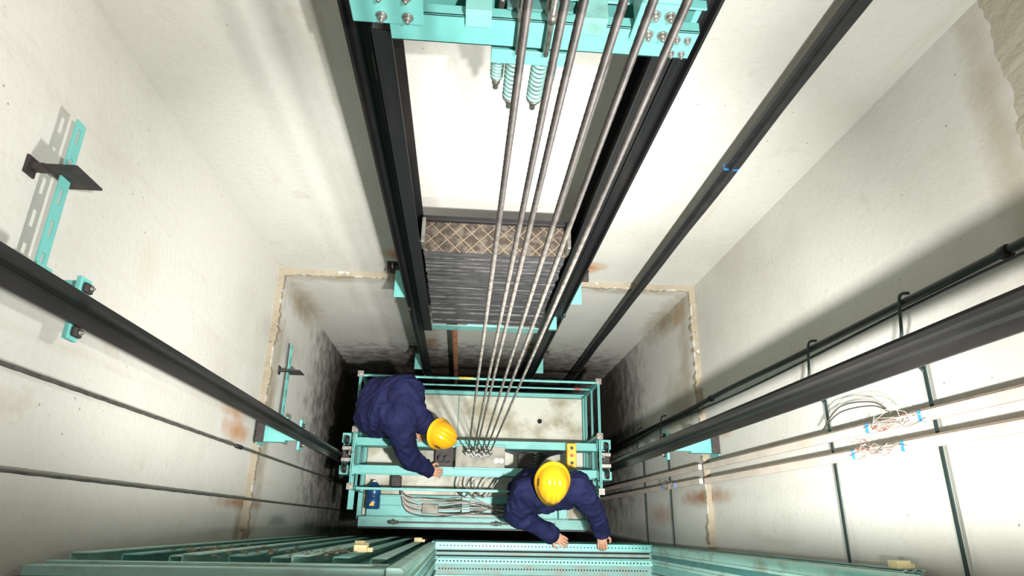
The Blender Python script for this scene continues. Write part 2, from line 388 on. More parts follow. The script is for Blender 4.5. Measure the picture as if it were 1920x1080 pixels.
for i,(x,y,R) in enumerate(((.105,1.30,.019),(.183,1.30,.020),(.058,1.335,.015),(.222,1.335,.015))):
    L=.22 if i<2 else .17
    new('spring',M_spring,lambda bm:spring(bm,x,y,1.515,1.515+L-.02,R,.0062,10),cw)
    def rod(bm):
        cyl(bm,P(x,y,1.1),P(x,y,1.515+L+.04),.010,10)
        cyl(bm,P(x,y,1.515+L-.018),P(x,y,1.515+L-.01),R*1.25,16); cyl(bm,P(x,y,1.515+L-.01),P(x,y,1.515+L+.012),.015,6); cyl(bm,P(x,y,1.503),P(x,y,1.514),R*1.1,16)
    new('hitch_rod',M_gsteel,rod,cw)
    if i<2: new('guide_rod',M_gsteel,lambda bm:(cyl(bm,P(x+.005,1.25,1.22),P(x+.005,1.25,1.46),.009,10),cyl(bm,P(x+.005,1.25,1.30),P(x+.005,1.25,1.33),.015,6)),cw)
    new('rope_socket',M_gsteel,lambda bm:(cyl(bm,P(x,y,1.0),P(x,y,1.26),.010,10,0,.018),cyl(bm,P(x-.02,y,1.25),P(x+.02,y,1.25),.008,8)),cw)
    new('counterweight_rope',M_dkrope,lambda bm:cyl(bm,P(x,y,HT+.05),P(x,y,1.05),.006,8),cw)
for (a,b,o) in ((-.312,-.25,-1),(.512,.574,1)):
    web=(a,a+.008) if o==-1 else (b-.008,b)
    boxes('upright',M_blk,[(web[0],web[1],1.3,1.5,HE+.003,4.45),(a,b,1.3,1.308,HE+.003,4.45),(a,b,1.492,1.5,HE+.003,4.45)],cw)
    for hh in (1.7,4.3):
        xs=(a-.02,a) if o==-1 else (b,b+.02)
        for y0 in (1.36,1.44): boxes('guide_shoe',M_dkplate,[(xs[0],xs[1],y0,y0+.04,hh-.06,hh+.06)],cw)
boxes('retaining_bar',M_blk,[(-.248,.508,1.465,1.49,2.985,3.015)],cw)
for x0 in (-.248,.487): boxes('clamp_plate',M_gsteel,[(x0,x0+.018,1.31,1.445,2.92,3.015)],cw)
boxes('cover_plate',M_tread,[(-.24,.5,1.305,1.485,3.02,3.03)],cw,label='rusty diamond tread cover plate')
nS=30; h=3.032
for i in range(nS):
    t=(4.30-3.032)/nS; dy=random.uniform(-.007,.007); dx=random.uniform(-.004,.004)
    boxes('weight_slab',M_slab,[(-.238+dx,.498+dx,1.312+dy,1.478,h+.0012,h+t-.0012)],cw,bevel=.003); h+=t
boxes('bottom_beam',M_tealw,[(-.245,.505,1.302,1.308,4.31,4.42),(-.245,.505,1.47,1.476,4.31,4.42),(.0,.26,1.308,1.47,4.31,4.32)],cw)
boxes('foot_plate',M_teal,[(.582,.64,1.32,1.48,4.36,4.40)],cw)
new('buffer_pipe',M_rust,lambda bm:(cyl(bm,P(-.1,1.5,4.5),P(-.1,1.5,H),.022,14),cyl(bm,P(-.1,1.5,4.48),P(-.1,1.5,4.51),.03,14),box(bm,-.2,0,1.42,1.58,H-.02,H)),label='rusty vertical steel pipe beneath the counterweight',cat='pipe')

# ------------------------------------------------------------------ hoist ropes
YRp=.547
def ropemesh(h0,h1,r):
    bm=bmesh.new(); n=int((h1-h0)/.008)
    pts=[(0,0,-(h1-h0)*i/n) for i in range(n+1)]
    tube(bm,pts,r,18,0,lambda i,a:1+.15*(abs(math.cos(3*(a+i*.008/.09*2*math.pi)))-.6))
    me=bpy.data.meshes.new('hoist_rope'); bm.to_mesh(me); bm.free(); me.materials.append(M_rope); return me
rm=ropemesh(HT+.03,5.24,.0054)
for i,x in enumerate((.052,.093,.1136,.1575,.19,.2277)):
    y=YRp
    o=bpy.data.objects.new('hoist_rope',rm); COL.objects.link(o); o.location=P(x,y,HT+.03); o['_w']=tuple(o.location)
    tag(o,'twisted steel hoist rope ending at the car beam','rope','hoist ropes')
    hh=5.16+(.08 if i%2 else 0)
    def rod(bm): 
        cyl(bm,P(x,y,hh-.02),P(x,y,hh+.10),.009,10,0,.018); cyl(bm,P(x-.017,y,hh+.09),P(x+.017,y,hh+.09),.009,8); cyl(bm,P(x,y,hh+.1),P(x,y,5.52),.009,8)
        cyl(bm,P(x,y,5.40),P(x,y,5.425),.016,6); cyl(bm,P(x,y,5.43),P(x,y,5.44),.019,14)
    new('rope_socket',M_gsteel,rod,o)
    new('clip_band',M_red,lambda bm:cyl(bm,P(x,y,hh+.105),P(x,y,hh+.13),.016,10),o,label='red marking band')
    new('cotter_wire',M_white,lambda bm:tube(bm,smoothpath([P(x-.02,y-.015,hh+.06),P(x+.005,y-.035,hh+.1),P(x+.02,y-.01,hh+.13)],4),.006,6),o,label='white tie')

# ------------------------------------------------------------------ elevator car
car=empty('elevator_car',P(.13,.6,8.3),'teal-framed elevator car roof with guard rails and cream top','elevator car')
X0,X1,Y0,Y1,HR=-.87,1.14,.03,1.17,6.03
boxes('cabin_body',M_tealw,[(X0,X1,Y0+.02,Y1,HR+.02,8.3)],car,bevel=.01)
for a,b in ((X0+.022,-.05),(-.044,X1-.022)): boxes('roof_panel',M_cream,[(a,b,Y0+.032,Y1-.032,HR,HR+.018)],car,bevel=.002)
boxes('roof_edge_trim',M_teal,[(X0-.02,X1+.02,Y1-.03,Y1+.01,HR-.05,HR+.02),(X0-.02,X0+.02,Y0,Y1,HR-.05,HR+.02),(X1-.02,X1+.02,Y0,Y1,HR-.05,HR+.02),(X0,X1,Y0,Y0+.03,HR-.05,HR+.02)],car)
new('roof_hole',M_hole,lambda bm:cyl(bm,P(.716,.919,HR-.002),P(.716,.919,HR),.022,20),car)
gx0,gx1,gy0,gy1,gh=-.86,1.13,.263,1.155,5.3
for x in (gx0,gx1):
    for y in (gy0,.7,gy1):
        s=.018
        boxes('guard_post',M_teal,[(x-s,x+s,y-s,y-s+.005,gh,HR),(x-s,x-s+.005,y-s,y+s,gh,HR),(x-s,x+s,y+s-.005,y+s,gh+.02,HR)],car,bevel=.001)
        new('post_fitting',M_gsteel,lambda bm:(box(bm,x-.025,x+.025,y-.025,y+.025,gh-.012,gh+.012),cyl(bm,P(x,y,gh-.012),P(x,y,gh-.024),.012,6)),car,bevel=.002)
for hh,w in ((gh,.02),(5.60,.016),(5.88,.016)):
    boxes('guard_rail',M_teal,[(gx0,gx1,gy1-.004,gy1+.002,hh,hh+.04),(gx0,gx1,gy1-w,gy1+.002,hh,hh+.004)],car,bevel=.001)
    for x in (gx0,gx1):
        boxes('guard_rail',M_teal,[(x-.003,x+.003,gy0,gy1,hh,hh+.04),(x-w/2,x+w/2,gy0,gy1,hh,hh+.004)],car,bevel=.001)
boxes('warning_label',M_yel2,[(-.05,.07,gy1-.015,gy1+.0,gh-.002,gh)],car,bevel=0)
for x in (-.75,.98): boxes('warning_label',M_red,[(x,x+.05,gy1-.015,gy1,5.598,5.6)],car,bevel=0)
for (yc_,s) in ((.635,1),(.41,-1)):
    yo=yc_-s*.03
    boxes('crosshead_beam',M_teal,[(-.95,1.22,yo-.004,yo+.004,5.5,5.68),(-.95,1.22,min(yo,yo+s*.06),max(yo,yo+s*.06),5.5,5.508),(-.95,1.22,min(yo,yo+s*.06),max(yo,yo+s*.06),5.672,5.68)],car)
boxes('rope_hitch_plate',M_greyplate,[(-.05,.36,.43,.62,5.47,5.5)],car,bevel=.004)
boxes('hitch_side_bar',M_teal,[(-.06,.37,.425,.44,5.45,5.47)],car); boxes('hitch_side_bar',M_teal,[(-.06,.37,.61,.625,5.45,5.47)],car)
for x in (.29,.33): bolt('bolt',P(x,.5,5.47),P(x,.5,5.41),.014,car)
for x in (-.12,-.17): new('hitch_bolt',M_blk,lambda bm:(cyl(bm,P(x,.5,5.5),P(x,.5,5.42),.024,12),cyl(bm,P(x,.5,5.42),P(x,.5,5.40),.015,6)),car)
boxes('hitch_clamp',M_dkplate,[(-.22,-.07,.44,.60,5.5,5.53)],car)
for x,s in ((-.92,1),(1.19,-1)):
    boxes('car_sling_upright',M_teal,[(x-.05,x-.042,.42,.62,5.46,H-.9),(x+.042,x+.05,.42,.62,5.46,5.9),(x-.05,x+.05,.42,.43,5.46,8.3),(x-.05,x+.05,.61,.62,5.46,8.3)],car)
    boxes('gusset_plate',M_teal,[(x-.06,x+.10 if s==1 else x+.06,.37,.43,5.44,5.45),(x-.06,x+.06,.362,.37,5.44,5.62)],car)
    boxes('gusset_plate',M_teal,[(x-.06,x+.06,.61,.69,5.44,5.45)],car)
    for yy in (.39,.65):
        for dx in (-.03,.03): bolt('bolt',P(x+dx,yy,5.44),P(x+dx,yy,5.40),.011,car)
    for y0 in (.455,.545): boxes('guide_shoe',M_gsteel,[(x-.04,x+.04,y0,y0+.03,5.36,5.46)],car)
    boxes('shoe_base',M_dkplate,[(x-.05,x+.05,.45,.59,5.455,5.462)],car)
    for yy in (.40,.62): new('guide_roller',M_blk,lambda bm:cyl(bm,P(x-.012,yy,5.34),P(x+.012,yy,5.34),.035,18),car)
    new('roller_spring',M_gsteel,lambda bm:spring(bm,x+s*.04,.52,5.30,5.42,.016,.004,7),car)
# front door operator
boxes('door_operator_tray',M_teal,[(-.8,.95,.05,.23,5.93,5.94),(-.8,.95,.05,.056,5.86,5.93),(-.8,.95,.22,.23,5.88,5.93),(-.8,.95,.14,.146,5.90,5.93)],car)
boxes('door_header',M_tealw,[(-.85,1.12,-.02,.03,5.85,6.3),(-.85,1.12,-.03,.05,5.84,5.85)],car)
boxes('door_track',M_blk,[(-.85,1.1,-.045,-.031,5.84,6.05)],car)
for x0 in (.02,.86):
    boxes('tray_bracket',M_teal,[(x0,x0+.07,.06,.26,5.82,5.83),(x0,x0+.008,.06,.26,5.83,5.88),(x0+.062,x0+.07,.06,.26,5.83,5.88)],car)
boxes('cross_rail',M_teal,[(-.86,1.13,.27,.276,5.62,5.66),(-.86,1.13,.255,.276,5.615,5.62)],car)
boxes('junction_box',M_dkplate,[(-.6,-.52,.29,.39,5.86,6.0)],car,bevel=.006)
boxes('junction_box',M_greyplate,[(-.32,-.18,.08,.16,5.86,5.92)],car,bevel=.006)
boxes('side_channel',M_teal,[(-.93,-.88,.1,.95,5.70,5.705),(-.93,-.925,.1,.95,5.705,5.76)],car)
boxes('side_channel',M_teal,[(1.15,1.2,.1,.5,5.70,5.705),(1.195,1.2,.1,.5,5.705,5.76)],car)
boxes('operator_motor',M_blk,[(.45,.62,.06,.13,5.80,5.93)],car,bevel=.012)
for x in (-.55,.32,.78): new('door_pulley',M_gsteel,lambda bm:(cyl(bm,P(x,-.005,5.80),P(x,.02,5.80),.045,22),cyl(bm,P(x,-.01,5.80),P(x,.03,5.80),.012,10)),car)
boxes('door_belt',M_rub,[(-.55,.78,.0,.012,5.752,5.757)],car,bevel=0)
boxes('control_unit',M_greyplate,[(-.42,-.22,.47,.585,5.60,5.68)],car,bevel=.006)
boxes('control_unit',M_dkplate,[(.48,.62,.46,.58,5.58,5.68)],car,bevel=.006)
e2=new('inspection_box',M_yel2,lambda bm:box(bm,.87,.95,.45,.65,5.5-.10,5.5-.02),car,bevel=.008,label='yellow inspection control box')
for k,(yy,m_) in enumerate(((.61,M_rub),(.55,M_red),(.49,M_rub))):
    b_=new('push_button',m_,lambda bm:cyl(bm,P(.91,yy,5.40),P(.91,yy,5.385),.013,14),None); b_.parent=e2
def cable(name,pts,r,m,parent=None,**k): return new(name,m,lambda bm:tube(bm,smoothpath(pts,7),r,7),parent,**k)
RU=random.uniform
for i in range(14):
    y=.23-.010*i
    cable('roof_cable',[P(-.52,.30,5.9),P(-.45,y,5.88),P(-.2,y-.03+RU(-.02,.02),5.89),P(.1,y-.03+RU(-.02,.02),5.80),P(.4,.12+RU(-.04,.05),5.89),P(.62,.15+RU(-.04,.04),5.9)],.005,[M_wire,M_dgrey,M_gsteel,M_wire][i%4],car)
for i in range(3):
    cable('roof_cable',[P(.02+i*.06,.42,5.7),P(-.02+i*.07,.30,5.72),P(.05+i*.08,.22,5.76),P(.12+i*.1,.36,5.72),P(.3+i*.03,.40,5.75)],.007,M_gsteel,car)
for i in range(6):
    cable('roof_cable',[P(.36,.60,5.62),P(.45+i*.03,.66-i*.03,5.62),P(.6,.56-i*.03,5.64),P(.72,.62-i*.015,5.6),P(.86,.58,5.47)],.007,M_rub,car)
for i in range(5):
    cable('roof_cable',[P(-.45,.5,5.9),P(-.3+i*.02,.48+i*.02,5.85),P(-.1,.52-i*.02,5.9),P(.0,.5,5.75)],.006,[M_rub,M_dgrey,M_rub,M_wire,M_rub][i],car)
for i in range(7):
    cable('roof_cable',[P(.8,.35,5.85),P(.84+i*.02,.30,5.8),P(.8+i*.025,.2,5.82),P(.9,.16-i*.02,5.85)],.006,[M_yel2,M_dgrey,M_wirer,M_yel2,M_blk,M_yel2,M_wire][i],car)
# blue canister lying on the tray
can=new('canister',M_blue,lambda bm:tube(bm,[P(-.74,y,5.865) for y in (.11,.115,.2,.205,.215,.22,.29,.30,.325,.33)],[.052,.06,.06,.056,.056,.06,.06,.05,.026,.022],22),label='blue plastic canister with yellow warning triangle lying on the car',cat='canister')
new('cap',M_white,lambda bm:cyl(bm,P(-.74,.331,5.865),P(-.74,.345,5.865),.022,14),can)
def tri(bm):
    a=[P(-.765,.135,5.80),P(-.72,.135,5.80),P(-.742,.175,5.80)]; b=[v+Vector((0,0,-.004)) for v in a]
    A=[bm.verts.new(v) for v in a];B=[bm.verts.new(v) for v in b]; bm.faces.new(A);bm.faces.new(B)
    for i in range(3): bm.faces.new((A[i],A[(i+1)%3],B[(i+1)%3],B[i]))
new('warning_triangle',M_yel2,tri,can)

# ------------------------------------------------------------------ landing door wall at the front
XLd=-1.312
ld=empty('landing_door',P(-.7,-.15,H),'teal ribbed landing door panel with a sheet-metal top channel','landing door')
boxes('door_panel',M_tealw,[(XLd,-.225,-.168,-.158,2.4,H)],ld)
for i in range(9):
    x=-1.29+i*.121; tip=-.108-(i%3)*.008
    boxes('rib',[M_teall,M_tealw,M_teall][i%3],[(x,x+.005,-.158,tip,2.42+.1*(i%3),6.0),(x,x+.060,tip-.005,tip,2.42+.1*(i%3),6.0)],ld,bevel=.001)
boxes('top_channel',M_teall,[(XLd,-.225,-.168,-.138,2.22,2.23),(XLd,-.225,-.142,-.138,2.23,2.29)],ld)
boxes('top_channel',M_teall,[(XLd,-.225,-.168,-.130,2.33,2.34),(XLd,-.225,-.134,-.130,2.34,2.37)],ld)
dp=empty('door_portal',P(.6,-.15,5.6),'teal landing door frame with a perforated track sill','door frame')
boxes('sill',M_teald,[(PX0,PX1,-.47,-.125,HS,HS+.045)],dp)
boxes('sill_front',M_teal,[(PX0-.03,PX1+.03,-.168,-.125,HS+.045,HS+.7)],dp)
boxes('track_strip',M_teal,[(PX0+.002,PX1-.002,-.175,-.125,HS-.03,HS)],dp)
boxes('track_strip',M_tealw,[(PX0+.002,PX1-.002,-.275,-.235,HS-.05,HS)],dp)
boxes('track_strip',M_teal,[(PX0+.04,PX1-.04,-.232,-.226,HS-.07,HS)],dp)
boxes('track_strip',M_teal,[(PX0+.002,PX1-.002,-.36,-.35,HS-.06,HS)],dp)
boxes('track_groove',M_hole,[(PX0+.01,PX1-.01,-.195,-.182,HS-.002,HS)],dp,bevel=0)
boxes('track_groove',M_hole,[(PX0+.01,PX1-.01,-.225,-.215,HS-.002,HS)],dp,bevel=0)
boxes('dust_layer',M_greyplate,[(PX0+.01,PX1-.01,-.46,-.365,HS-.004,HS)],dp,bevel=0)
def dots(y,h,n,r):
    def b(bm):
        for i in range(n):
            x=PX0+.04+(PX1-PX0-.08)*i/(n-1); cyl(bm,P(x,y,h),P(x,y,h-.0012),r,8)
    return b
new('perforation',M_hole,dots(-.150,HS-.03,60,.005),dp); new('perforation',M_hole,dots(-.255,HS-.05,60,.006),dp); new('perforation',M_hole,dots(-.31,HS,70,.006),dp)
for xx,s in ((PX0,1),(PX1,-1)):
    new('jamb',M_teall,lambda bm:prism(bm,[(xx-s*.05,-.168),(xx-s*.05,-.132),(xx-s*.008,-.132),(xx+s*.006,-.142),(xx,-.16),(xx,-.465),(xx-s*.028,-.465),(xx-s*.028,-.168)],2.2,HS+.1),dp,bevel=.002)
    for k,(y0,y1,d,m_) in enumerate(((-.185,-.178,.018,M_teall),(-.225,-.195,.010,M_tealk),(-.25,-.243,.022,M_teall),(-.31,-.265,.008,M_tealw),(-.325,-.318,.02,M_tealk),(-.40,-.34,.012,M_teal))):
        boxes('jamb_strip',m_,[(xx,xx+s*d,y0,y1,2.2,HS-.075)],dp,bevel=.001)
boxes('back_sheet',M_tealw,[(PX0,PX1,-.469,-.46,2.2,HS-.005)],dp)
rp=empty('landing_door',P(1.58,-.15,H),'teal ribbed side panel beside the landing door frame','landing door')
boxes('door_panel',M_tealk,[(1.535,1.632,-.168,-.158,2.3,H)],rp)
for i in range(3):
    x=1.538+i*.033
    boxes('rib',M_teall,[(x,x+.005,-.158,-.122,2.3,5.9),(x,x+.016,-.127,-.122,2.3,5.9)],rp,bevel=.001)
for i,(x,h,y) in enumerate(((-.40,2.70,-.108),(-.53,3.6,-.115),(-.29,4.6,-.115),(1.55,2.34,-.122))):
    new('wood_block',M_beige,lambda bm:(box(bm,x,x+.05,y,y+.027,h,h+.06),box(bm,x+.05,x+.07,y,y+.017,h+.01,h+.05)),label='small pale packing block resting on the door rib',cat='block',group='packing blocks',bevel=.003)
def deb(bm,x,h,n):
    for i in range(n):
        c=P(x+random.gauss(0,.06),-.108,h+random.gauss(0,.2)); r=RU(.003,.008)
        ell(bm,c,r,r*.4,r*3,None,6,4)
for x,h in ((-1.0,2.9),(-.75,2.75),(-.5,2.75)):
    new('mortar_debris',M_sand,lambda bm:deb(bm,x,h,60),label='crumbled brown mortar lying on the door ribs',cat='debris',group='mortar debris',kind='stuff')

# ------------------------------------------------------------------ left governor ropes
def vrope(name,x,y,r,m,label,h0=HT+.03,h1=H-.02,cat='rope',grp=None):
    return new(name,m,lambda bm:tube(bm,[P(x,y,h0+(h1-h0)*i/400) for i in range(401)],r,10,0,lambda i,a:1+.14*math.cos(3*a+i*1.2)),label=label,cat=cat,group=grp)
g=vrope('governor_rope',-1.2,.372,.0065,M_dkrope,'grey steel governor rope with a small clamp')
new('rope_clamp',M_blk,lambda bm:(cyl(bm,P(-1.2,.372,3.6),P(-1.2,.372,3.68),.012,10),cyl(bm,P(-1.215,.372,3.64),P(-1.185,.372,3.64),.008,8)),g)
vrope('governor_rope',-1.26,.118,.0055,M_dkrope,'thin grey steel rope running close to the wall')

# ------------------------------------------------------------------ travelling cable on the back right
def trav(bm):
    prism(bm,[(1.165,1.600),(1.165,1.578),(1.195,1.572),(1.225,1.574),(1.225,1.600)],HT+.03,H-.03)
    for k,(dx,dy,r) in enumerate(((.036,.0,.012),(-.008,-.028,.009))):
        pts=[P(1.2+dx+.003*math.sin(i*.9+k*2),1.60+dy+.003*math.sin(i*.7+k),HT+.03+i*(H-HT-.06)/60) for i in range(61)]
        tube(bm,pts,r,8)
tv=new('travelling_cable',M_rub,trav,label='flat black travelling cable bundle with blue tape',cat='cable')
new('tape_band',M_btape,lambda bm:box(bm,1.163,1.23,1.569,1.602,2.52,2.525),tv,label='blue tape')

# ------------------------------------------------------------------ right wall wiring
cd=new('conduit',M_rub,lambda bm:(tube(bm,[P(1.612+.003*math.sin(i*.8),.80+.003*math.sin(i*.5),HT+.03+i*(H-HT-.06)/60) for i in range(61)],.015,10),
    tube(bm,[P(1.618+.006*math.sin(i*.6+1),.765+.012*math.sin(i*.4),HT+.03+i*(H-HT-.06)/60) for i in range(61)],.006,8)),label='black cable conduit running beside the dark guide rail',cat='conduit')
for h in (1.64,4.05): new('coupling',M_blk,lambda bm:cyl(bm,P(1.612,.80,h),P(1.612,.80,h+.03),.02,12),cd)
for h in (2.12,2.78,5.0,5.7):
    def strap(bm):
        xs=1.634 if h<HJ else 1.604
        box(bm,xs,xs+.006,-.14,.56,h,h+.014)
        tube(bm,smoothpath([P(xs+.004,.54,h+.01),P(xs-.02,.585,h+.03),P(xs-.045,.62,h+.05),P(xs-.05,.68,h+.015),P(xs-.045,.80,h),P(xs-.03,.83,h),P(xs,.835,h)],5),.006,6)
    new('cable_strap',M_strap,strap,label='thin dark teal strap holding ducts to the shaft wall',cat='strap',group='duct straps')
def duct(y,w,label,hcs):
    e=empty('cable_duct',P(1.6,y,H),label,'cable duct','pinkish cable ducts')
    boxes('duct_body',M_pink,[(1.606,1.63,y-w/2,y+w/2,HT+.03,4.3),(1.575,1.6,y-w/2,y+w/2,4.3,H-.02)],e,bevel=.004)
    boxes('duct_shadow_strip',M_ductshadow,[(1.612,1.62,y+w/2,y+w/2+.006,HT+.03,4.3)],e,bevel=0)  # brown strip stands for the shadow along the duct
    for hc in hcs:
        x=1.598 if hc<4.3 else 1.568
        for k in range(8):
            j=lambda s:RU(-s,s)
            m=[M_wire,M_dgrey,M_wire,M_pink,M_wirer][k%5]
            L=RU(.1,.3)
            cable('wire',[P(x,y+j(.012),hc-L*.6),P(x-.010,y+j(.03),hc-.08+j(.03)),P(x-.018-j(.01),y+j(.05),hc+j(.06)),P(x-.010,y+j(.03),hc+.08+j(.03)),P(x,y+j(.012),hc+L*.6)],.0010,m,e)
        for dh in (-.15,.16): 
            boxes('tape_band',M_btape,[(x-.002,x+.03,y-w/2-.001,y+w/2+.001,hc+dh,hc+dh+.005)],e,label='blue tape')
        for k in range(3):
            a=P(x-.018,y+RU(-.025,.025),hc+RU(-.1,.1)); new('wire_connector',[M_red,M_white][k%2],lambda bm:cyl(bm,a,a+Vector((.004,.004,.012)),.003,8),e)
duct(.385,.036,'pinkish cable duct with loose spliced wires and blue tape',(2.30,))
duct(.295,.036,'pinkish cable duct with wire bundle and blue tape below',(2.42,4.95))
for k in range(2): cable('loose_cable',[P(1.6,.42,2.3),P(1.585,.46+.015*k,2.38),P(1.585,.47+.022*k,2.6),P(1.6,.42,2.78)],.0028,M_dgrey,label='grey loop of loose cable beside the wire splice',cat='cable',group='loose cable loops')

# ------------------------------------------------------------------ people
def capsule(bm,a,b,ra,rb):
    tube(bm,[a,b],[ra,rb],18); ell(bm,a,ra,ra,ra,None,18,12); ell(bm,b,rb,rb,rb,None,18,12)
def fuse(build,voxel,smooth_it):
    b=bmesh.new(); build(b); bmesh.ops.recalc_face_normals(b,faces=b.faces)
    me=bpy.data.meshes.new('t'); b.to_mesh(me); b.free()
    ob=bpy.data.objects.new('t',me); COL.objects.link(ob)
    r=ob.modifiers.new('R','REMESH'); r.mode='VOXEL'; r.voxel_size=voxel
    s=ob.modifiers.new('S','SMOOTH'); s.iterations=smooth_it; s.factor=.5
    dg=bpy.context.evaluated_depsgraph_get(); dg.update()
    out=bpy.data.meshes.new_from_object(ob.evaluated_get(dg)); bpy.data.objects.remove(ob); bpy.data.meshes.remove(me)
    return out
def addmesh(bm,me,mi=0):
    n=len(bm.faces); bm.from_mesh(me); bm.faces.ensure_lookup_table()
    for f in bm.faces[n:]: f.material_index=mi; f.smooth=True
    bpy.data.meshes.remove(me)
def figure(bm,J,k,clothes):
    g=.012 if clothes else 0
    pel,wst,chs,nk0,nk1,hd=J['spine']; arms=J['arms']; legs=J['legs']
    hipc=(legs[0][0]+legs[1][0])/2
    tb=J['tb'] if clothes else .85
    capsule(bm,legs[0][0],legs[1][0],.105*tb+g,.105*tb+g)
    capsule(bm,hipc,wst,.12*tb+g,.115*tb+g)
    sd=(arms[1][0]-arms[0][0])
    for c,r,w in ((pel,.12,.07),(wst,.115,.06),(chs,.12,.10)):
        u=sd.normalized()*w
        capsule(bm,c-u,c+u,r*tb+g,r*tb+g)
    for sgn in (-1,1):
        u=sd.normalized()*.07*sgn
        capsule(bm,pel+u,wst+u*.85,.12*tb+g,.115*tb+g); capsule(bm,wst+u*.85,chs+u*1.3,.115*tb+g,.12*tb+g)
        capsule(bm,chs+u*1.3,(arms[0][0] if sgn<0 else arms[1][0]).lerp(nk0,.3),.12*tb+g,.08+g)
    capsule(bm,arms[0][0],nk0,.072+g,.075+g); capsule(bm,arms[1][0],nk0,.072+g,.075+g)
    capsule(bm,chs,nk0,.11*tb+g,.07+g); capsule(bm,nk0,nk1,.06+g,.055+g)
    if not clothes: capsule(bm,nk1,hd,.052,.055)
    ab=J['ab'] if clothes else 1
    for (s,e,w) in arms:
        capsule(bm,s,e,(.062*ab)+g,(.046*ab)+g); capsule(bm,e,w,(.046*ab)+g,(.030*ab)+g if clothes else .028)
    for (hp,kn,an) in legs:
        capsule(bm,hp,kn,.088+g,.062+g); capsule(bm,kn,an,.062+g,.05+g if clothes else .042)
def hand(bm,W,d,n,side):
    d=d.normalized(); n=(n-d*n.dot(d)).normalized(); s=d.cross(n).normalized()*side
    M=Matrix((d,s,n)).transposed()
    ell(bm,W+d*.05,.055,.04,.017,M,14,8,0)
    ell(bm,W+d*.008,.035,.026,.02,M,12,8,0)
    for i,L in enumerate((.075,.085,.078,.06)):
        b=W+d*.085+s*(.029-.0195*i); q1=b+d*.45*L; q2=q1+(d*.85+n*.5).normalized()*.32*L; q3=q2+(d*.45+n*.9).normalized()*.27*L
        tube(bm,smoothpath([b-d*.01,b,q1,q2,q3],3),[.0095]*4+[.0092]*4+[.0085]*4+[.005],8,0)
    b=W+d*.03+s*.034
    tube(bm,smoothpath([b-s*.01,b+s*.022+d*.02,b+s*.03+d*.045+n*.006,b+s*.026+d*.066+n*.014],3),[.012]*3+[.0105]*3+[.0095]*3+[.006],8,0)
def head(bm,c,fwd,up):
    fwd=fwd.normalized(); up=(up-fwd*up.dot(fwd)).normalized(); rt=fwd.cross(up)
    M=Matrix((rt,fwd,up)).transposed()
    def fn(v):
        w=1-.22*max(0,-v.z)**1.5
        return Vector((v.x*w,v.y*(1 if v.y<0 else .94)*w+(-v.z>.3)*.04,v.z))
    ell(bm,c,.076,.096,.118,M,20,14,0,fn)
    L=lambda a,b_,c_: c+rt*a+fwd*b_+up*c_
    ell(bm,L(0,.094,-.02),.012,.018,.024,M,8,6,0)
    ell(bm,L(0,.10,-.03),.016,.012,.009,M,8,6,0)
    for s in (-1,1):
        ell(bm,L(s*.077,-.005,-.012),.009,.02,.032,M,8,6,0)
        ell(bm,L(s*.03,.078,.008),.014,.01,.009,M,10,6,2)
        ell(bm,L(s*.03,.087,.008),.005,.003,.005,M,8,4,3)
        ell(bm,L(s*.03,.084,.028),.018,.006,.004,M,8,4,1)
    ell(bm,L(0,.088,-.056),.024,.008,.006,M,10,6,4)
    def fh(v):
        return Vector((v.x,min(v.y,.35),max(v.z,-.75)))
    ell(bm,c+up*.012-fwd*.008,.082,.102,.116,M,20,12,1,fh)
M_lip=mat('lips',(.4,.14,.11),.5)
def helmet(parent,c,fwd,up):
    fwd=fwd.normalized(); up=(up-fwd*up.dot(fwd)).normalized(); rt=fwd.cross(up); M=Matrix((rt,fwd,up)).transposed()
    def b(bm):
        seg=72
        def ring(z,sx,sy,off=0): 
            return [bm.verts.new(c+M@Vector((sx*math.cos(2*math.pi*k/seg),off+sy*math.sin(2*math.pi*k/seg),z))) for k in range(seg)]
        rows=[]
        r=[]
        for k in range(seg):
            a=2*math.pi*k/seg; pk=max(0,math.sin(a))**3*.045
            r.append(bm.verts.new(c+M@Vector((.122*math.cos(a),.146*math.sin(a)+pk,-.004-pk*.25))))
        rows.append(r); rows.append(ring(.004,.109,.132))
        nr=20
        for i in range(1,nr):
            t=i/nr*math.pi/2
            rr=[]
            for k in range(seg):
                a=2*math.pi*k/seg; x=.106*math.cos(t)**.8*math.cos(a); y=.129*math.cos(t)**.8*math.sin(a); z=.01+.125*math.sin(t)
                rg=min(1,max(0,1.6-abs(x)/.011))*.011+min(1,max(0,1.5-abs(abs(x)-.042)/.007))*.007
                z+=rg*min(1,max(0,(i-4)/4))
                rr.append(bm.verts.new(c+M@Vector((x,y,z))))
            rows.append(rr)
        for a,q in zip(rows,rows[1:]):
            for k in range(seg):
                f=bm.faces.new((a[k],a[(k+1)%seg],q[(k+1)%seg],q[k])); f.smooth=True
        t=bm.verts.new(c+M@Vector((0,0,.145)))
        for k in range(seg): bm.faces.new((rows[-1][k],rows[-1][(k+1)%seg],t)).smooth=True
    hm=new('hard_hat',M_yel,b,parent,label='yellow hard hat')
    so=hm.modifiers.new('s','SOLIDIFY'); so.thickness=.003
    def slots(bm):
        for k in (-1,0,1):
            q=c+M@Vector((.100,k*.018-.03,.065)); ell(bm,q,.004,.004,.018,M,8,6)
    new('vent_slot',M_blk,slots,hm)
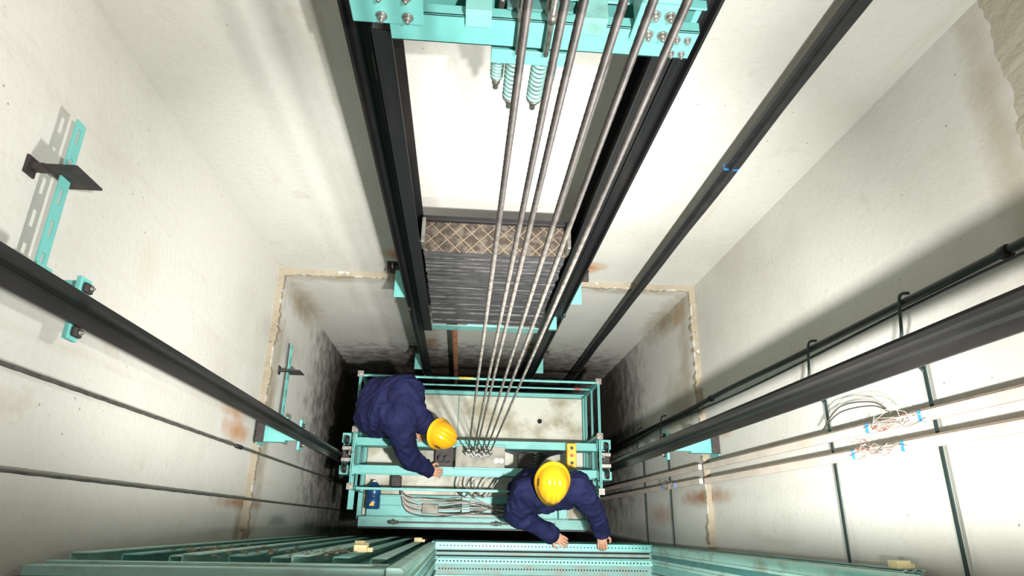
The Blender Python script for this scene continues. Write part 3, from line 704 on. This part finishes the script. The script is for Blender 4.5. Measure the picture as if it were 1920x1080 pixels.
def person(label,spine,arms,legs,fwd,up,handspec,tb,ab):
    J={'spine':spine,'arms':arms,'legs':legs,'tb':tb,'ab':ab}
    hd=spine[5]
    def build(bm):
        addmesh(bm,fuse(lambda b:figure(b,J,1,False),.014,4),0)
        head(bm,hd,fwd,up)
        for (s,e,w),(d,n,sd) in zip(arms,handspec): hand(bm,w,d,n,sd)
    o=new('person',[M_skin,M_hair,M_white,M_hole,M_lip],build,label=label,cat='person')
    def cov(bm):
        addmesh(bm,fuse(lambda b:figure(b,J,1,True),.010,7),0)
        bm.normal_update()
        co_=[]
        for v in bm.verts:
            p=v.co
            rid=1-abs(noise.noise(Vector((p.x*10+p.z*5,p.y*10-p.z*4,p.z*7))))*2
            rid2=1-abs(noise.noise(Vector((p.x*18,p.y*18+7,p.z*14))))*2
            co_.append(p+v.normal*(.008+.016*max(rid,0)**3+.007*max(rid2,0)**3+noise.noise(p*6)*.012))
        for v,c_ in zip(bm.verts,co_): v.co=c_
    c=new('coverall',M_navy,cov,o,label='navy blue work coverall')
    a=spine[3].lerp(spine[4],.85); n=(spine[4]-spine[3]).normalized(); u,w=frame(n)
    def col(bm): tube(bm,[a+(u*math.cos(t)+w*math.sin(t))*.074+n*.006*math.sin(3*t) for t in [i/24*1.92*math.pi for i in range(25)]],.020,8)
    new('collar',M_navy,col,c)
    for (s,e,w_) in arms:
        new('cuff',M_navy,lambda bm:cyl(bm,w_.lerp(e,.14),w_+(w_-e).normalized()*.008,.047,16,0,.043),c)
    for l in legs:
        ank=l[2]
        def sh(bm):
            d=Vector((fwd.x,fwd.y,0)).normalized(); sd=Vector((-d.y,d.x,0)); M=Matrix((sd,d,Vector((0,0,1)))).transposed()
            f=Vector((ank.x,ank.y,H-HR+.045))
            ell(bm,f+d*.07,.048,.14,.045,M,16,8,0,lambda v:Vector((v.x,v.y,max(v.z,-.95)*(1 if v.y<.2 else .8))))
            cyl(bm,f,f+Vector((0,0,.09)),.056,14)
        new('boot',M_boot,sh,o)
    helmet(o,hd+up.normalized()*.045,fwd,up)
    return o
dn=Vector((0,0,-1))
sL,eL,wL=P(.465,.225,4.70),P(.41,.08,4.93),P(.70,-.06,5.10)
sR,eR,wR=P(.815,.265,4.68),P(.98,.12,4.87),P(1.075,-.04,5.08)
person('person in navy coverall and yellow hard hat reaching down while standing',
  [P(.61,.28,5.12),P(.61,.26,4.98),P(.63,.235,4.86),P(.635,.235,4.71),P(.63,.265,4.58),P(.612,.295,4.46)],
  [(sL,eL,wL),(sR,eR,wR)],
  [(P(.52,.28,5.2),P(.50,.24,5.58),P(.50,.30,5.95)),(P(.71,.28,5.2),P(.74,.24,5.58),P(.74,.30,5.95))],
  Vector((0,-.85,-.55)),Vector((-.02,-.40,.90)),
  [((Vector((.85,-.45,-.25))),dn,-1),(Vector((.1,-.8,-.4)),dn,1)],1.0,1.2)
s1,e1,w1=P(-.47,.66,5.0),P(-.41,.48,5.2),P(-.27,.41,5.40)
s2,e2_,w2=P(-.42,.97,5.02),P(-.40,.95,5.28),P(-.37,.76,5.42)
person('person in navy coverall and yellow hard hat bending over the beam',
  [P(-.68,.86,5.12),P(-.58,.87,5.02),P(-.48,.85,4.99),P(-.38,.80,5.01),P(-.29,.73,5.05),P(-.21,.67,5.12)],
  [(s1,e1,w1),(s2,e2_,w2)],
  [(P(-.68,.77,5.18),P(-.62,.76,5.58),P(-.68,.76,5.95)),(P(-.68,.95,5.18),P(-.62,.98,5.58),P(-.68,.98,5.95))],
  Vector((.5,-.25,-.8)),Vector((.72,-.32,.6)),
  [(Vector((.8,-.15,-.5)),dn,1),(Vector((.3,-.8,-.5)),dn,-1)],1.08,1.2)

# ------------------------------------------------------------------ lights
def light(kind,name,loc,energy,color=(1,1,1),size=.1,target=None,angle=None,blend=.6):
    l=bpy.data.lights.new(name,kind); l.energy=energy; l.color=color
    if kind=='AREA': l.size=size
    elif kind in('POINT','SPOT'): l.shadow_soft_size=size
    if angle: l.spot_size=angle; l.spot_blend=blend
    o=bpy.data.objects.new(name,l); COL.objects.link(o); o.location=loc
    if target is not None: o.rotation_euler=(Vector(target)-Vector(loc)).to_track_quat('-Z','Y').to_euler()
    return o
light('POINT','work_lamp',P(.56,-.225,1.45),150,(1,.985,.95),.045)
light('SPOT','work_spot',P(.56,-.225,.45),1420,(1,.985,.95),.05,P(.15,.9,5.2),math.radians(88),1)
light('SPOT','flash_lamp',P(.52,-.02,-.25),330,(1,.99,.965),.02,P(-.45,1.69,1.9),math.radians(75),.8)
light('AREA','overhead_fill',P(.2,.8,HT+.1),12,(1,.99,.97),1.4,P(.2,.8,6))  # added soft fill from above, not a fitting of the shaft
w=bpy.data.worlds.new('world'); SC.world=w; w.use_nodes=True
w.node_tree.nodes['Background'].inputs[0].default_value=(.9,.95,1,1); w.node_tree.nodes['Background'].inputs[1].default_value=.04
SC.view_settings.view_transform='Standard'
SC.view_settings.look='None'
for o in bpy.data.objects:
    if '_w' in o: del o['_w']
